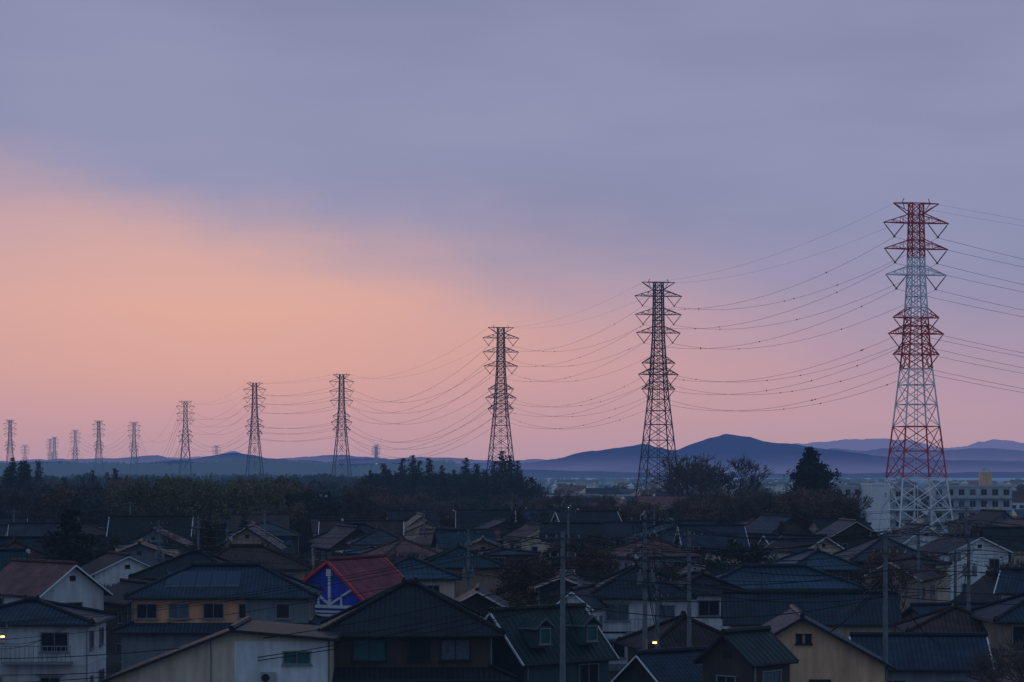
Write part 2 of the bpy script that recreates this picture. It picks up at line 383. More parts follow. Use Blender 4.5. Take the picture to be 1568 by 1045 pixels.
def ex_I(dt, r, wl, g): balcony(dt, 1.2, -3.83, 3.0, 4.4)
hip_house('grey_balcony_house', -31.2, 157, 8.4, 7.6, rad(0), 5.5, .26, roof=T_SLATE, wall=W_WHITE, seed=20, extras=ex_I)
hip_house('beige_house', -5.1, 236, 7.2, 7, rad(4), 6.0, .42, roof=T_TEAL, wall=W_BEIGE, seed=21, lit=.1)
hip_house('blue_roof_house', -9.3, 222, 7.5, 7, rad(6), 5.5, .4, roof=T_METB, wall=W_CREAM, seed=22)
sym_gable('dark_house', -2.6, 184, 3.6, 7, rad(0), 5.0, .55, roof=T_BLACK, wall=W_DARK, barge=TRIM_P, seed=23, ant=0)
sym_gable('dark_house', 4.6, 214, 3.8, 8, rad(-4), 5.1, .4, roof=T_BLACK, wall=W_DARK, barge=TRIM_P, seed=24, ant=0)
def ex_Q(dt, r, wl, g):
    for a in (-2.0, 1.9):
        wl.box((2.1, a, 5.2), (1.2, 1.2, 1.3), W_GREEN)
        window(g, (2.72, a, 5.25), (1, 0), .8, .9, GLASST, ALU)
        r.slab([(1.2, a-.8, 5.75), (2.9, a-.8, 5.75), (2.9, a, 6.35), (1.2, a, 6.35)], .08, T_GREEN, ALU)
        r.slab([(1.2, a+.8, 5.75), (2.9, a+.8, 5.75), (2.9, a, 6.35), (1.2, a, 6.35)], .08, T_GREEN, ALU)
sym_gable('green_dormer_house', 1.6, 148, 5.2, 7.0, rad(-48), 3.7, 1.0, roof=T_GREEN, wall=W_GREEN, barge=TRIM_W, seed=25, extras=ex_Q, o=.4, bw=.08, ant=0)
sym_gable('long_tiled_house', 22.4, 182, 7.2, 12, rad(86), 3.9, .5, roof=T_SLATE, wall=W_CREAM, barge=TRIM_D, seed=26)
hip_house('blue_roof_house', 23, 212, 13, 7.5, rad(3), 5.1, .38, roof=T_METB, wall=W_GREY, seed=27)
def ex_N(dt, r, wl, g): dt.box((0, -4.9, 3.0), (6.5, 1.4, .12), TRIM_W)
hip_house('cream_porch_house', 31.5, 172, 6.4, 7, rad(-4), 3.9, .4, roof=T_BROWN, wall=W_CREAM, seed=28, extras=ex_N)
sym_gable('brown_gable_house', 37.4, 233, 5.4, 8, rad(-22), 4.9, .55, roof=T_BROWN, wall=W_BEIGE, barge=TRIM_P, seed=29)
sym_gable('grey_house', 53, 284, 7.2, 9, rad(14), 5.8, .45, roof=T_SLATE, wall=W_WHITE, barge=TRIM_W, seed=30)
sym_gable('cream_house', 35.3, 292, 5.4, 8, rad(28), 5.7, .55, roof=T_BLACK, wall=W_CREAM, barge=TRIM_W, seed=31)
hip_house('beige_house', 37.5, 168, 9, 8, rad(2), 5.0, .42, roof=T_SLATE, wall=W_BEIGE, seed=32)
hip_house('brown_house', -29, 222, 9, 8, rad(-6), 5.6, .45, roof=T_BLACK, wall=W_BROWN, seed=33)
sym_gable('brown_house', -31.5, 205, 5, 8, rad(30), 4.2, .5, roof=T_BLACK, wall=W_BROWN, barge=TRIM_D, seed=34)
hip_house('brown_house', -45, 170, 9, 8, rad(-6), 5.4, .45, roof=T_BLACK, wall=W_BROWN, seed=35)
sym_gable('white_house', 45.5, 200, 6, 9, rad(70), 5.2, .5, roof=T_SLATE, wall=W_WHITE, barge=TRIM_W, seed=36)

hero = [(-22, 186, 9), (-16, 139, 8), (-11, 199, 7), (-6, 144, 8), (17, 139, 7), (26, 153, 6), (12, 128, 4), (9, 133, 5), (9.6, 188, 7), (5, 183, 5), (15, 197, 6),
        (-37, 190, 7), (-31, 157, 7), (-5, 236, 6), (-9.3, 222, 6), (-2.6, 184, 5), (4.6, 214, 5), (1.6, 148, 6), (22, 182, 9), (23, 212, 9), (31, 172, 6), (37, 233, 6),
        (53, 284, 7), (35, 292, 6), (37.5, 168, 7), (-29, 222, 7), (-31.5, 205, 6), (-45, 170, 7), (45.5, 200, 7)]
# open strip of fields in front of the big pylon
def field(x, y): return y > 325 and abs(x-.167*y) < 9 and y < 510
# ------------------------------------------------------------------ the rest of the town
roofs = [T_BLACK, T_SLATE, T_SLATE, T_BROWN, T_TEAL, T_GREY, T_METB, T_BLACK, T_BLACK, T_SLATE, T_BROWN, T_PINK]
walls = [W_CREAM, W_WHITE, W_GREY, W_BEIGE, W_BROWN, W_GREY, W_BEIGE, W_CREAM, W_BROWN]
R = random.Random(42)
ang = rad(11)
gaps = []
cnt = 0
for j in range(-2, 26):
    for i in range(-16, 17):
        lx, ly = i*13.8+R.uniform(-2, 2), 150+j*16+R.uniform(-2.4, 2.4)
        x = lx*math.cos(ang)-(ly-150)*math.sin(ang)*.6; y = 150+(ly-150)*math.cos(ang)+lx*math.sin(ang)
        if y < 150 or y > 490 or abs(x) > .235*y+9: continue
        if y < 165 and abs(x) < 42: continue
        if any(math.hypot(x-a, y-b) < r_+5.5 for a, b, r_ in hero): continue
        if field(x, y): continue
        p_tree = 0.10+max(0, (y-290)/200)*.45
        if R.random() < p_tree: gaps.append((x, y)); continue
        hero_like = R.random()
        he = R.choice([5.2, 5.6, 6.0, 5.5, 3.0, 2.9]); rot = ang+R.choice([0, math.pi/2, 0, -math.pi/2])+R.uniform(-.22, .22)
        w, d = R.uniform(6.5, 12), R.uniform(6, 8.5)
        rf, wl = R.choice(roofs), R.choice(walls); sd = R.randint(0, 99999); lit = .006
        nm = {W_CREAM: 'cream_house', W_WHITE: 'white_house', W_GREY: 'grey_house', W_BEIGE: 'beige_house', W_BROWN: 'brown_house'}[wl]
        if hero_like < .4: hip_house(nm, x, y, w, d, rot, he, R.uniform(.36, .52), roof=rf, wall=wl, skirt=(R.random() < .4 and he > 5), seed=sd, lit=lit)
        elif hero_like < .52 and he > 5:
            hip_house(nm, x, y, w*.8, d, rot, he+.3, .12, o=.15, roof=rf, wall=wl, seed=sd, lit=lit)
        else:
            sym_gable(nm, x, y, d, w, rot, he, R.uniform(.38, .75), roof=rf, wall=wl, barge=R.choice([TRIM_W, TRIM_P, TRIM_D, TRIM_D]), seed=sd, lit=lit, bw=R.choice([.06, .1]))
        cnt += 1
print("houses", cnt)

# ------------------------------------------------------------------ apartments
def apartment(x, y, w, d, h, rot, bays, floors, tower=None, blank=False, wm=None):
    E = empty('apartment_building', (x, y, 0), rot); a = MB(); g = MB(); b = MB(); wm = wm or W_APT
    a.box((0, 0, h/2), (w, d, h), wm); a.box((0, 0, h+.25), (w+.3, d+.3, .5), wm)
    fh = h/floors
    if not blank:
        for f in range(floors):
            for i in range(bays):
                cx = -w/2+(i+.5)*w/bays
                g.box((cx, -d/2-.02, f*fh+fh*.58), (w/bays*.5, .06, fh*.52), GLASS if (i*7+f*3) % 5 else CURTAIN)
                g.box((cx, -d/2-.05, f*fh+fh*.58), (.08, .08, fh*.52), ALU)
                b.box((cx, -d/2-.55, f*fh+.1), (w/bays*.9, 1.1, .14), W_GREY)
                b.box((cx, -d/2-1.08, f*fh+.55), (w/bays*.9, .08, .8), wm)
    else: g.box((w*.2, -d/2-.02, h*.8), (.8, .06, 1.0), GLASS)
    if tower:
        a.box((tower, 0, h+2.0), (2.8, 3.4, 3.4), W_TAN); a.beam((tower, 0, h+3.7), (tower, 0, h+4.6), 1.1, W_WHITE, 12, caps=True)
    a.obj('walls', E); g.obj('windows', E); b.obj('balconies', E)
apartment(113.5, 598, 19, 9, 11.5, rad(-5), 7, 4, tower=3.5)
apartment(83.0, 606, 7, 10, 11.4, rad(6), 3, 4)
apartment(89.6, 596, 4.4, 11, 12.0, rad(6), 3, 4, blank=True, wm=TRIM_W)
apartment(101.5, 640, 9, 9, 10.6, rad(2), 3, 4)
apartment(31, 780, 26, 9, 7.5, rad(8), 9, 2)
apartment(8, 820, 20, 9, 7, rad(-5), 8, 2)

# low distant town: many small houses in one object
dt_ = MB(); Rt = random.Random(5)
tm = [(T_SLATE, W_CREAM), (T_BROWN, W_WHITE), (T_PINK, W_BEIGE), (T_BLACK, W_GREY), (T_METB, W_CREAM), (T_PINK, W_CREAM)]
for i in range(560):
    y = Rt.uniform(520, 2600); x = Rt.uniform(-.26, .26)*y
    if i > 500: y = Rt.uniform(640, 900); x = Rt.uniform(.0, .07)*y
    if abs(x-105) < 45 and y < 680: continue
    w, d, h = Rt.uniform(7, 12), Rt.uniform(7, 10), Rt.choice([3, 5.5, 5.5, 6])
    if Rt.random() < .03: w, d, h = Rt.uniform(12, 20), 9, Rt.uniform(6, 8)
    rf, wl = Rt.choice(tm); a = Rt.uniform(-.6, .6); ca, sa = math.cos(a), math.sin(a)
    dt_.box((x, y, h/2), (w, d, h), wl, a)
    def T(px, py, pz): return Vector((x+px*ca-py*sa, y+px*sa+py*ca, pz))
    q = .5; e0, e1 = w/2+q, d/2+q; z1 = h+e1*.45
    dt_.poly([T(-e0, -e1, h), T(e0, -e1, h), T(e0*.8, 0, z1), T(-e0*.8, 0, z1)], rf)
    dt_.poly([T(-e0, e1, h), T(e0, e1, h), T(e0*.8, 0, z1), T(-e0*.8, 0, z1)], rf)
    dt_.poly([T(-e0, -e1, h), T(-e0, e1, h), T(-e0*.8, 0, z1)], wl); dt_.poly([T(e0, -e1, h), T(e0, e1, h), T(e0*.8, 0, z1)], wl)
    for k in range(3):
        c = T(-w/3+k*w/3, -d/2-.04, h-1.5); dt_.box(tuple(c), (1.5, .06, 1.1), GLASS, a)
dt_.obj('distant_town')

# ------------------------------------------------------------------ pylons
LV = [(66.0, 7.06), (60.7, 6.9), (55.4, 6.6), (46.7, 5.0), (43.4, 6.0), (39.2, 5.0)]
def hwid(z):
    pts = [(0, 6.2), (14, 4.7), (24, 3.7), (39, 2.25), (55, 1.4), (70, 1.15)]
    for (a, wa), (b, wb) in zip(pts, pts[1:]):
        if a <= z <= b: return wa+(wb-wa)*(z-a)/(b-a)
    return 1.15
def pylon(name, x, y, ang_, painted=False, det=2, sc=1.0, kx=1.0, lamps=False):
    E = empty(name, (x, y, 0), ang_)
    b = MB(); ins = MB(); t1 = .17*kx; t2 = .095*kx
    if painted:
        def col(z): return P_RED if (z > 59 or 36.5 < z < 47.5 or 13.5 < z < 24.5) else P_WHITE
    else:
        def col(z): return STEEL
    zs = [0, 7.5, 14, 19.5, 24.5, 29, 33, 36.3, 39.2, 41.3, 43.4, 45, 46.7, 48.8, 51, 53.2, 55.4, 57.2, 59, 60.7, 62.5, 64.2, 66, 67.7, 70]
    if det == 1: zs = zs[::2]
    for z0, z1 in zip(zs, zs[1:]):
        a, c = hwid(z0), hwid(z1); m = col((z0+z1)/2)
        C0 = [(-a, -a), (a, -a), (a, a), (-a, a)]; C1 = [(-c, -c), (c, -c), (c, c), (-c, c)]
        for k in range(4):
            j = (k+1) % 4
            b.beam((*C0[k], z0*sc), (*C1[k], z1*sc), t1, m, 4)
            b.beam((*C0[k], z0*sc), (*C1[j], z1*sc), t2, m, 3); b.beam((*C0[j], z0*sc), (*C1[k], z1*sc), t2, m, 3)
            b.beam((*C1[k], z1*sc), (*C1[j], z1*sc), t2, m, 3)
            if z0 < 24 and det == 2:
                mid0 = ((C0[k][0]+C0[j][0])/2, (C0[k][1]+C0[j][1])/2); 
                b.beam((*mid0, z0*sc), ((C0[k][0]+C1[k][0])/2, (C0[k][1]+C1[k][1])/2, (z0+z1)/2*sc), t2*.8, m, 3)
                b.beam((*mid0, z0*sc), ((C0[j][0]+C1[j][0])/2, (C0[j][1]+C1[j][1])/2, (z0+z1)/2*sc), t2*.8, m, 3)
    for fx in (-1, 1):
        for fy in (-1, 1): b.box((fx*6.2, fy*6.2, .3), (1.2, 1.2, .6), CONC)
    att = []
    for z, al in LV:
        m = col(z); h0 = hwid(z); zt = z+1.9; h1 = hwid(zt)
        for s in (-1, 1):
            tip = (s*al, 0, z*sc)
            for f in (-1, 1):
                b.beam((s*h0, f*h0, z*sc), tip, t2*1.25, m, 4); b.beam((s*h1, f*h1, zt*sc), tip, t2*1.25, m, 4)
                if det == 2:
                    for q in (.33, .66):
                        lo = Vector((s*h0, f*h0, z*sc)).lerp(Vector(tip), q); hi = Vector((s*h1, f*h1, zt*sc)).lerp(Vector(tip), q)
                        b.beam(lo, hi, t2*.7, m, 3); lo2 = Vector((s*h0, f*h0, z*sc)).lerp(Vector(tip), q-.33); b.beam(lo2, hi, t2*.7, m, 3)
            vb = (s*(al-2.35), 0, z*sc-2.8)
            for xx in (al-.15, max(al-4.55, h0)):
                p0, p1 = Vector((s*xx, 0, z*sc-.1)), Vector(vb)
                ins.beam(p0, p1, .08*kx, INSUL, 5)
                if det == 2:
                    for q in range(3, 20):
                        c = p0.lerp(p1, q/20); c2 = p0.lerp(p1, (q+.45)/20); ins.beam(c, c2, .17, INSUL, 6, .08)
            ins.box((vb[0], vb[1], vb[2]-.1), (.4, .5, .18), STEEL)
            att.append((vb[0], vb[2]-.15))
    m = col(69); ht = hwid(70)
    for s in (-1, 1):
        tip = (s*4.9, 0, 70*sc)
        for f in (-1, 1):
            b.beam((s*ht, f*ht, 70*sc), tip, t2*1.3, m, 4); b.beam((s*ht, f*ht, 67.7*sc), tip, t2*1.2, m, 4)
        b.beam((s*3, ht*-.5, 70*sc), (s*2.3, ht*.5, 68.8*sc), t2, m, 3)
        b.beam((s*3, 0, 70*sc), (s*2.6, 0, 71*sc), t2, m, 3)
        att.append((s*4.8, 70*sc-.1))
    for xx in (-.35, .35): b.beam((xx, 0, 6*sc), (xx, 0, 70*sc), .07*kx, STEEL if not painted else P_WHITE, 3)
    if det == 2:
        for k in range(60): b.beam((-.35, 0, (8+k)*sc), (.35, 0, (8+k)*sc), .05, STEEL, 3)
    lm = MB()
    if lamps:
        for zz in (29, 24): lm.box((0, -hwid(zz)-.3, zz), (.4, .4, .5), BEACON)
    b.obj('lattice_frame', E); ins.obj('insulators', E); lm.obj('warning_lamps', E)
    ca, sa = math.cos(ang_), math.sin(ang_)
    return [Vector((x+ax*ca, y+ax*sa, az)) for ax, az in att]

PY = [(330, 640, 1), (82.4, 493, 1), (42.2, 697, 1.04), (-4.2, 913, 1.06), (-95, 1348, 1), (-157, 1475, 1), (-250, 1851, 1), (-408, 2610, 1), (-560, 3100, 1), (-745, 3900, 1)]
allatt = []
for i, (x, y, s) in enumerate(PY):
    a = PY[max(0, i-1)]; c = PY[min(len(PY)-1, i+1)]
    dx, dy = c[0]-a[0], c[1]-a[1]; th = math.atan2(-dx, dy)
    if i == 0: th = rad(40)
    if i == 1: th = rad(12)
    k = 1.0 if y < 1000 else (1.2 if y < 1900 else 1.5)
    allatt.append(pylon('red_white_pylon' if i <= 1 else 'steel_pylon', x, y, th, painted=(i <= 1), det=2 if y < 1000 else 1, sc=1, kx=k*(1.1 if i > 1 else 1.05)))
for (x, y) in [(-435, 2545), (-520, 2505), (-700, 3700)]:
    pylon('steel_pylon', x, y, rad(25), det=1, kx=1.5)
for (x, y) in [(-715, 3550), (-440, 3600), (-212, 3760), (-196, 3500)]:
    pylon('steel_pylon', x, y, rad(10), det=1, kx=1.5, sc=.8, lamps=True)
for i in range(len(PY)-1):
    wm = MB(); A, B = allatt[i], allatt[i+1]
    span = (A[0]-B[0]).length; rr = .036 if i < 3 else (.055 if i < 6 else .08)
    Rw = random.Random(i)
    for k, (p, q) in enumerate(zip(A, B)):
        ground = k >= 12
        sag = span*span/(7600 if not ground else 12500)
        if span > 350: sag *= .55
        N_ = 26; prev = p
        for s in range(1, N_+1):
            t = s/N_; c = p.lerp(q, t); c.z -= 4*sag*t*(1-t)
            wm.beam(prev, c, rr*(.55 if ground else 1), WIRE, 3)
            prev = c
        for t in ([Rw.uniform(.1, .9) for _ in range(3)] if i < 4 and not ground else []):
            c = p.lerp(q, t); c.z -= 4*sag*t*(1-t); wm.box(tuple(c), (.26, .26, .26), WIRE)
    wm.obj('transmission_wires')

# ------------------------------------------------------------------ utility poles
def util_pole(x, y, h, rot=0, trans=False, lamp=None, arms=2):
    E = empty('utility_pole', (x, y, 0), rot); p = MB(); a = MB()
    p.beam((0, 0, 0), (0, 0, h), .18, CONC, 10, .11, caps=True)
    for k in range(arms):
        z = h-.35-k*.95; w = .9 if k % 2 == 0 else .7
        a.beam((-w, -.16, z), (w, -.16, z), .045, STEEL, 4, caps=True); a.beam((-w*.6, -.16, z), (0, -.1, z-.5), .03, STEEL, 3)
        for xx in (-w*.92, -w*.35, w*.35, w*.92): a.beam((xx, -.16, z+.03), (xx, -.16, z+.22), .045, PORC, 6, .03, caps=True)
    if trans:
        for s in (-.34, .34):
            a.beam((s, -.25, h-4), (s, -.25, h-3.35), .18, CONC, 12, caps=True); a.beam((s, -.25, h-3.35), (s, -.25, h-3.15), .05, PORC, 6, caps=True)
        a.box((0, -.2, h-4.05), (1.0, .4, .08), STEEL)
    for zz in range(3, int(h)-2): a.beam((-.3, 0, zz), (.3, 0, zz), .012, STEEL, 3)
    if lamp:
        lz = lamp[0]; a.beam((0, 0, lz-.2), (lamp[1], -.3, lz), .035, STEEL, 5); a.box((lamp[1], -.3, lz+.05), (.4, .2, .1), ALU)
        a.box((lamp[1], -.3, lz-.05), (.2, .16, .10), LAMP_E)
    p.obj('pole', E); a.obj('crossarms', E)
    return Vector((x, y, h))
UP = [(2.6, 124, 12, 0, False), (7.7, 140, 12.6, .2, True, (5.25, .5)), (9.0, 150, 8.6, .2, False), (11.8, 161, 11.2, .1, False), (-3.7, 205, 10.2, 0, True), (24.3, 222, 8.2, .1, False), (21, 136, 11.8, -.1, False),
      (34.3, 204, 10.5, 0, False), (32.3, 171, 11.8, .1, True), (-34, 262, 10.3, 0, False), (-36.5, 250, 10.1, .3, True), (-36, 352, 9.6, 0, False), (-31.3, 146, 6.0, 0, False, (5.2, .6)), (7.0, 300, 10.5, 0, False), (44, 240, 10.4, 0, True),
      (-12, 330, 10, 0, False), (20, 340, 10, 0, False), (62, 330, 10.5, 0, False), (-60, 380, 10.5, 0, False), (0, 420, 10, 0, False), (-68, 330, 10, 0, False), (56, 262, 10.5, 0, False)]
tops = []
for u in UP: tops.append(util_pole(u[0], u[1], u[2], u[3], u[4], u[5] if len(u) > 5 else None, arms=3 if u[4] else (1 if u[1] > 290 else 2)))
# poles just outside the view that carry the lines on
for (x, y, h) in [(52, 150, 12), (-46, 150, 11)]: tops.append(util_pole(x, y, h))
lw = MB()
def drop(a, b, sag=.6, r=.016, m=WIRE):
    prev = a
    for s in range(1, 13):
        t = s/12; c = a.lerp(b, t); c.z -= 4*sag*t*(1-t); lw.beam(prev, c, r, m, 3); prev = c
links = [(0, 1), (1, 3), (2, 1), (3, 4), (0, 12), (6, 8), (8, 7), (6, 0), (7, 14), (5, 4), (5, 7), (4, 10), (10, 9), (9, 11), (4, 13), (14, 17), (13, 15), (13, 16), (9, 20), (20, 18), (15, 19), (3, 5), (8, 3), (1, 6), (14, 21), (16, 17), (6, 22), (8, 22), (12, 23)]
for a, b in links:
    for off, dz in ((-.8, -.1), (-.3, -.1), (.75, -.1), (0, -1.1), (.5, -2.2), (.1, -3.2), (.1, -3.7)):
        drop(tops[a]+Vector((off, 0, dz)), tops[b]+Vector((off, 0, dz)), random.uniform(.5, 1.1), .019 if dz > -2 else .03)
for a, tgt in ((0, (-4, 140, 5.4)), (0, (4, 146, 5.2)), (0, (-11, 137, 5.6)), (1, (9.5, 133, 5)), (6, (17, 136, 5.5)), (6, (27, 152, 4)), (8, (31, 169, 3.8)), (3, (14, 193, 5.2)), (3, (9.6, 184, 5.4)), (10, (-25, 182, 5.6)), (12, (-28, 153, 5.3)), (6, (22, 176, 4))):
    for k in range(2): drop(tops[a]-Vector((0, 0, min(3.5, tops[a].z*.2)+k*.4)), Vector(tgt)+Vector((0, 0, k*.2)), .5, .02)
lw.obj('utility_wires')

# ------------------------------------------------------------------ vegetation
def tri_leaf(mb, c, s, m, Rr, flat=.6):
    d1 = Vector((Rr.uniform(-1, 1), Rr.uniform(-1, 1), Rr.uniform(-flat, flat))).normalized()*s
    d2 = Vector((Rr.uniform(-1, 1), Rr.uniform(-1, 1), Rr.uniform(-1, 1))).normalized()*s*.7
    k = len(mb.v); mb.v += [tuple(c-d1*.6), tuple(c+d1*.6), tuple(c+d2)]; mb.f.append((k, k+1, k+2)); mb.m.append(mb.mi(m)); mb.uv += [(0, 0)]*3
def conifer_mesh(h, Rad, seed, dens=1.0, leaf=.5, pw=.8, m=LEAF_C, gapf=.15, base=.10):
    Rr = random.Random(seed); mb = MB(); mb.beam((0, 0, 0), (0, 0, h*.97), h*.018, BARK, 6, .04)
    nl = int(h*1.9)
    lean = Rr.uniform(0, 6.28)
    for l in range(nl):
        z = h*(base+(1-base)*l/nl); r0 = Rad*(1-(z/h))**pw*(.65+.7*Rr.random())+.25
        nb = max(3, int((4+r0*1.5)*dens))
        for b in range(nb):
            if Rr.random() < gapf: continue
            a = Rr.uniform(0, 6.283); r = r0*Rr.uniform(.6, 1.12)*(1+.15*math.cos(a-lean)); 
            end = Vector((math.cos(a)*r, math.sin(a)*r, z-r*.12+r*.1*Rr.random())); st = Vector((0, 0, z))
            mb.beam(st, end, .05, BARK, 3, .02)
            for q in range(int(3+r*3.2*dens)):
                t = Rr.uniform(.2, 1.05); c = st.lerp(end, t)+Vector((Rr.gauss(0, .16), Rr.gauss(0, .16), Rr.gauss(-.08, .16)))*(.5+r*.35)
                tri_leaf(mb, c, leaf*(1.15-.4*t), m, Rr)
    return mb.mesh('conifer')
def bare_mesh(h, seed, depth=6, spread=.5, m=TWIG, leafy=None, thick=1.0):
    Rr = random.Random(seed); mb = MB()
    def grow(p, d, L, r, k):
        e = p+d*L; mb.beam(p, e, r, BARK if k > 3 else m, 5 if k > 3 else 3, r*.7)
        if k == 0:
            if leafy:
                for _ in range(9): tri_leaf(mb, e+Vector((Rr.gauss(0, .45), Rr.gauss(0, .45), Rr.gauss(0, .4))), .42, leafy, Rr, 1)
            return
        for _ in range(3 if Rr.random() < .55 or k > 4 else 2):
            nd = (d+Vector((Rr.uniform(-1, 1), Rr.uniform(-1, 1), Rr.uniform(-.5, .9)))*spread*1.25).normalized()
            grow(e if Rr.random() < .7 else p.lerp(e, .7), nd, L*Rr.uniform(.68, .88), max(r*.6, .022*thick), k-1)
    grow(Vector((0, 0, 0)), Vector((0, 0, 1)), h*.24, h*.022, depth)
    return mb.mesh('bare_tree')
def round_mesh(h, Rad, seed, m, leaf=.5, nclump=46, per=46):
    Rr = random.Random(seed); mb = MB(); mb.beam((0, 0, 0), (0, 0, h*.55), h*.025, BARK, 6, h*.012)
    for i in range(nclump):
        a = Rr.uniform(0, 6.283); u = Rr.uniform(-1, 1); rr = Rr.uniform(.35, 1.0)**.6
        s = math.sqrt(1-u*u); c = Vector((math.cos(a)*s*rr*Rad, math.sin(a)*s*rr*Rad, h*.58+u*rr*h*.40))
        mb.beam((0, 0, h*.4), c, .05, BARK, 3, .02); cr = Rr.uniform(.5, 1.1)*Rad*.3
        for _ in range(per):
            v = Vector((Rr.gauss(0, 1), Rr.gauss(0, 1), Rr.gauss(0, .75))); v = v.normalized()*cr*Rr.uniform(.5, 1.1)
            tri_leaf(mb, c+v, leaf, m, Rr, 1)
    return mb.mesh('broadleaf_tree')
def put(name, me, x, y, s=1, rz=None, parent=None, sz=None, z=0):
    o = bpy.data.objects.new(name, me); scene.collection.objects.link(o); o.location = (x, y, z)
    o.scale = (s, s, s*(sz or 1)); o.rotation_euler = (0, 0, random.uniform(0, 6.28) if rz is None else rz)
    if parent: o.parent = parent
    return o
cedars = [conifer_mesh(16, 3.0, 100+i, .9, .62, .6, base=.25) for i in range(4)]
cedar_lo = [conifer_mesh(16, 3.6, 200+i, .45, 1.3, .55, base=.2) for i in range(3)]
evers = [round_mesh(9, 4.0, 300+i, LEAF_B, .5) for i in range(3)]
olives = [round_mesh(13, 4.6, 320+i, LEAF_O, .5, 60, 40) for i in range(3)]
winter = [bare_mesh(10, 400+i, 6, .5, leafy=LEAF_R) for i in range(2)]
bares = [bare_mesh(11, 500+i, 7, .45, thick=1.6) for i in range(3)]
rounds_lo = [round_mesh(9, 5.0, 340+i, LEAF_B, 1.5, 30, 14) for i in range(3)]

put('conifer_tree', conifer_mesh(20.5, 8.0, 77, 1.9, .85, .55, gapf=.08), 61.5, 500, 1, .4)
def fit(me, x, y, height, rz, wide=1.0):
    top = max(v.co.z for v in me.vertices); o = put('bare_tree', me, x, y, height/top, rz); o.scale = (o.scale[0]*wide, o.scale[1]*wide, o.scale[2]); return o
fit(bare_mesh(18, 81, 7, .62, thick=2.4), 41.0, 548, 20.0, 1.0, 1.15)
fit(bare_mesh(17, 82, 7, .62, thick=2.4), 50.0, 552, 19.6, 2.0, 1.15)
fit(bare_mesh(17, 85, 7, .62, thick=2.4), 45.5, 560, 19.2, 2.6, 1.15)
put('conifer_tree', conifer_mesh(11.5, 5.0, 78, 1.5, .6, .55), -45.8, 250, 1, .4)
put('conifer_tree', conifer_mesh(12, 5.0, 79, 1.3, .6, .6), -36, 285, .8, .9)
g = empty('cedar_grove'); Rg = random.Random(3)
for px, s in [(-37, 1.0), (-35, .92), (-31.5, 1.1), (-28.6, 1.14), (-26, 1.05), (-23, 1.08), (-20, .98), (-13, 1.1), (-10, 1.0), (-8, .9), (-5, 1.05), (-2.6, 1.2), (-.6, 1.13), (1.6, 1.05), (-16.5, .9), (2.6, .85), (-40, .9)]:
    put('cedar', Rg.choice(cedars), px, 690+Rg.uniform(-25, 25), s*1.12, parent=g)
for i in range(44): put('grove_tree', Rg.choice(evers), Rg.uniform(-40, 3), Rg.uniform(660, 720), Rg.uniform(1.2, 1.75), parent=g)
g = empty('bamboo_grove')
for i in range(36): put('bamboo_clump', Rg.choice(olives), Rg.uniform(-70, -43), Rg.uniform(432, 490), Rg.uniform(.92, 1.12), parent=g)
g = empty('winter_wood')
for i in range(60):
    put('winter_tree', Rg.choice(bares+winter), Rg.uniform(34, 60), Rg.uniform(400, 500), Rg.uniform(.9, 1.25), parent=g)
for i in range(80):
    y = Rg.uniform(420, 640); put('winter_tree', Rg.choice(bares+winter), Rg.uniform(-.10, .06)*y, y, Rg.uniform(.75, 1.05), parent=g)
for i in range(22):
    y = Rg.uniform(400, 470); x = Rg.uniform(.1, .24)*y
    if not field(x, y): put('winter_tree', Rg.choice(bares+winter+evers), x, y, Rg.uniform(.45, .6), parent=g)
g = empty('woodland')
for i in range(430):
    y = Rg.uniform(430, 1150) if Rg.random() < .6 else Rg.uniform(430, 640); x = Rg.uniform(-.25, .02)*y
    if Rg.random() < .25: x = Rg.uniform(.02, .25)*y
    if x > 60 and y < 640: continue
    if y < 445 and -.16 < x/y < -.09: continue
    big = x < -.05*y
    me = Rg.choice(cedars[:2]+evers*3+(rounds_lo if y > 800 else evers)) if Rg.random() < .75 else Rg.choice(winter+bares)
    s = Rg.uniform(.5, .85) if me in cedars else Rg.uniform(.8, 1.4)
    if not big: s *= .72
    put('tree', me, x, y, s, parent=g)
for i in range(40):
    y = Rg.uniform(600, 760); x = Rg.uniform(-.225, -.15)*y; put('tree', Rg.choice(cedars[:3]+evers), x, y, Rg.uniform(.8, 1.05)*(1.15 if x < -.19*y else 1), parent=g)
g = empty('distant_forest')
for i in range(1500):
    y = Rg.uniform(1150, 3600)
    x = Rg.uniform(-.27, .27)*y
    clump = noise.noise(Vector((x*.004, y*.0022, 3)))
    if x > 0 and clump < .08: continue
    if x <= 0 and clump < -.25: continue
    s = Rg.uniform(.8, 1.2)*(1.05 if x < 0 else .7)
    me = Rg.choice(cedar_lo+rounds_lo*4)
    if me in cedar_lo: s *= .8
    put('far_tree', me, x, y, s*(1.3 if me in rounds_lo else 1), parent=g)
g = empty('treeline')
for i in range(640):
    x = -950+i*1.35+Rg.uniform(-1.5, 1.5); y = 3350+Rg.uniform(-120, 120)
    hh = 1.35+.9*noise.noise(Vector((x*.007, 1, 0)))+.3*Rg.random()
    me = Rg.choice(cedar_lo+rounds_lo*2)
    put('far_tree', me, x, y, hh*(1.2 if me in cedar_lo else 2.1), parent=g)
for (x, y) in gaps:
    me = Rg.choice(evers+winter+bares+cedars); s = Rg.uniform(.6, 1.0)*(0.6 if me in cedars else 1)
    if y < 215: s *= .5
    put('garden_tree', me, x, y, s)
for i in range(190):
    y = Rg.uniform(200, 460); x = Rg.uniform(-.24, .24)*y
    me = Rg.choice(evers+winter+bares); 
    if any(math.hypot(x-a, y-b) < r_ for a, b, r_ in hero) or field(x, y): continue
    put('garden_tree', me, x, y, Rg.uniform(.4, .75))
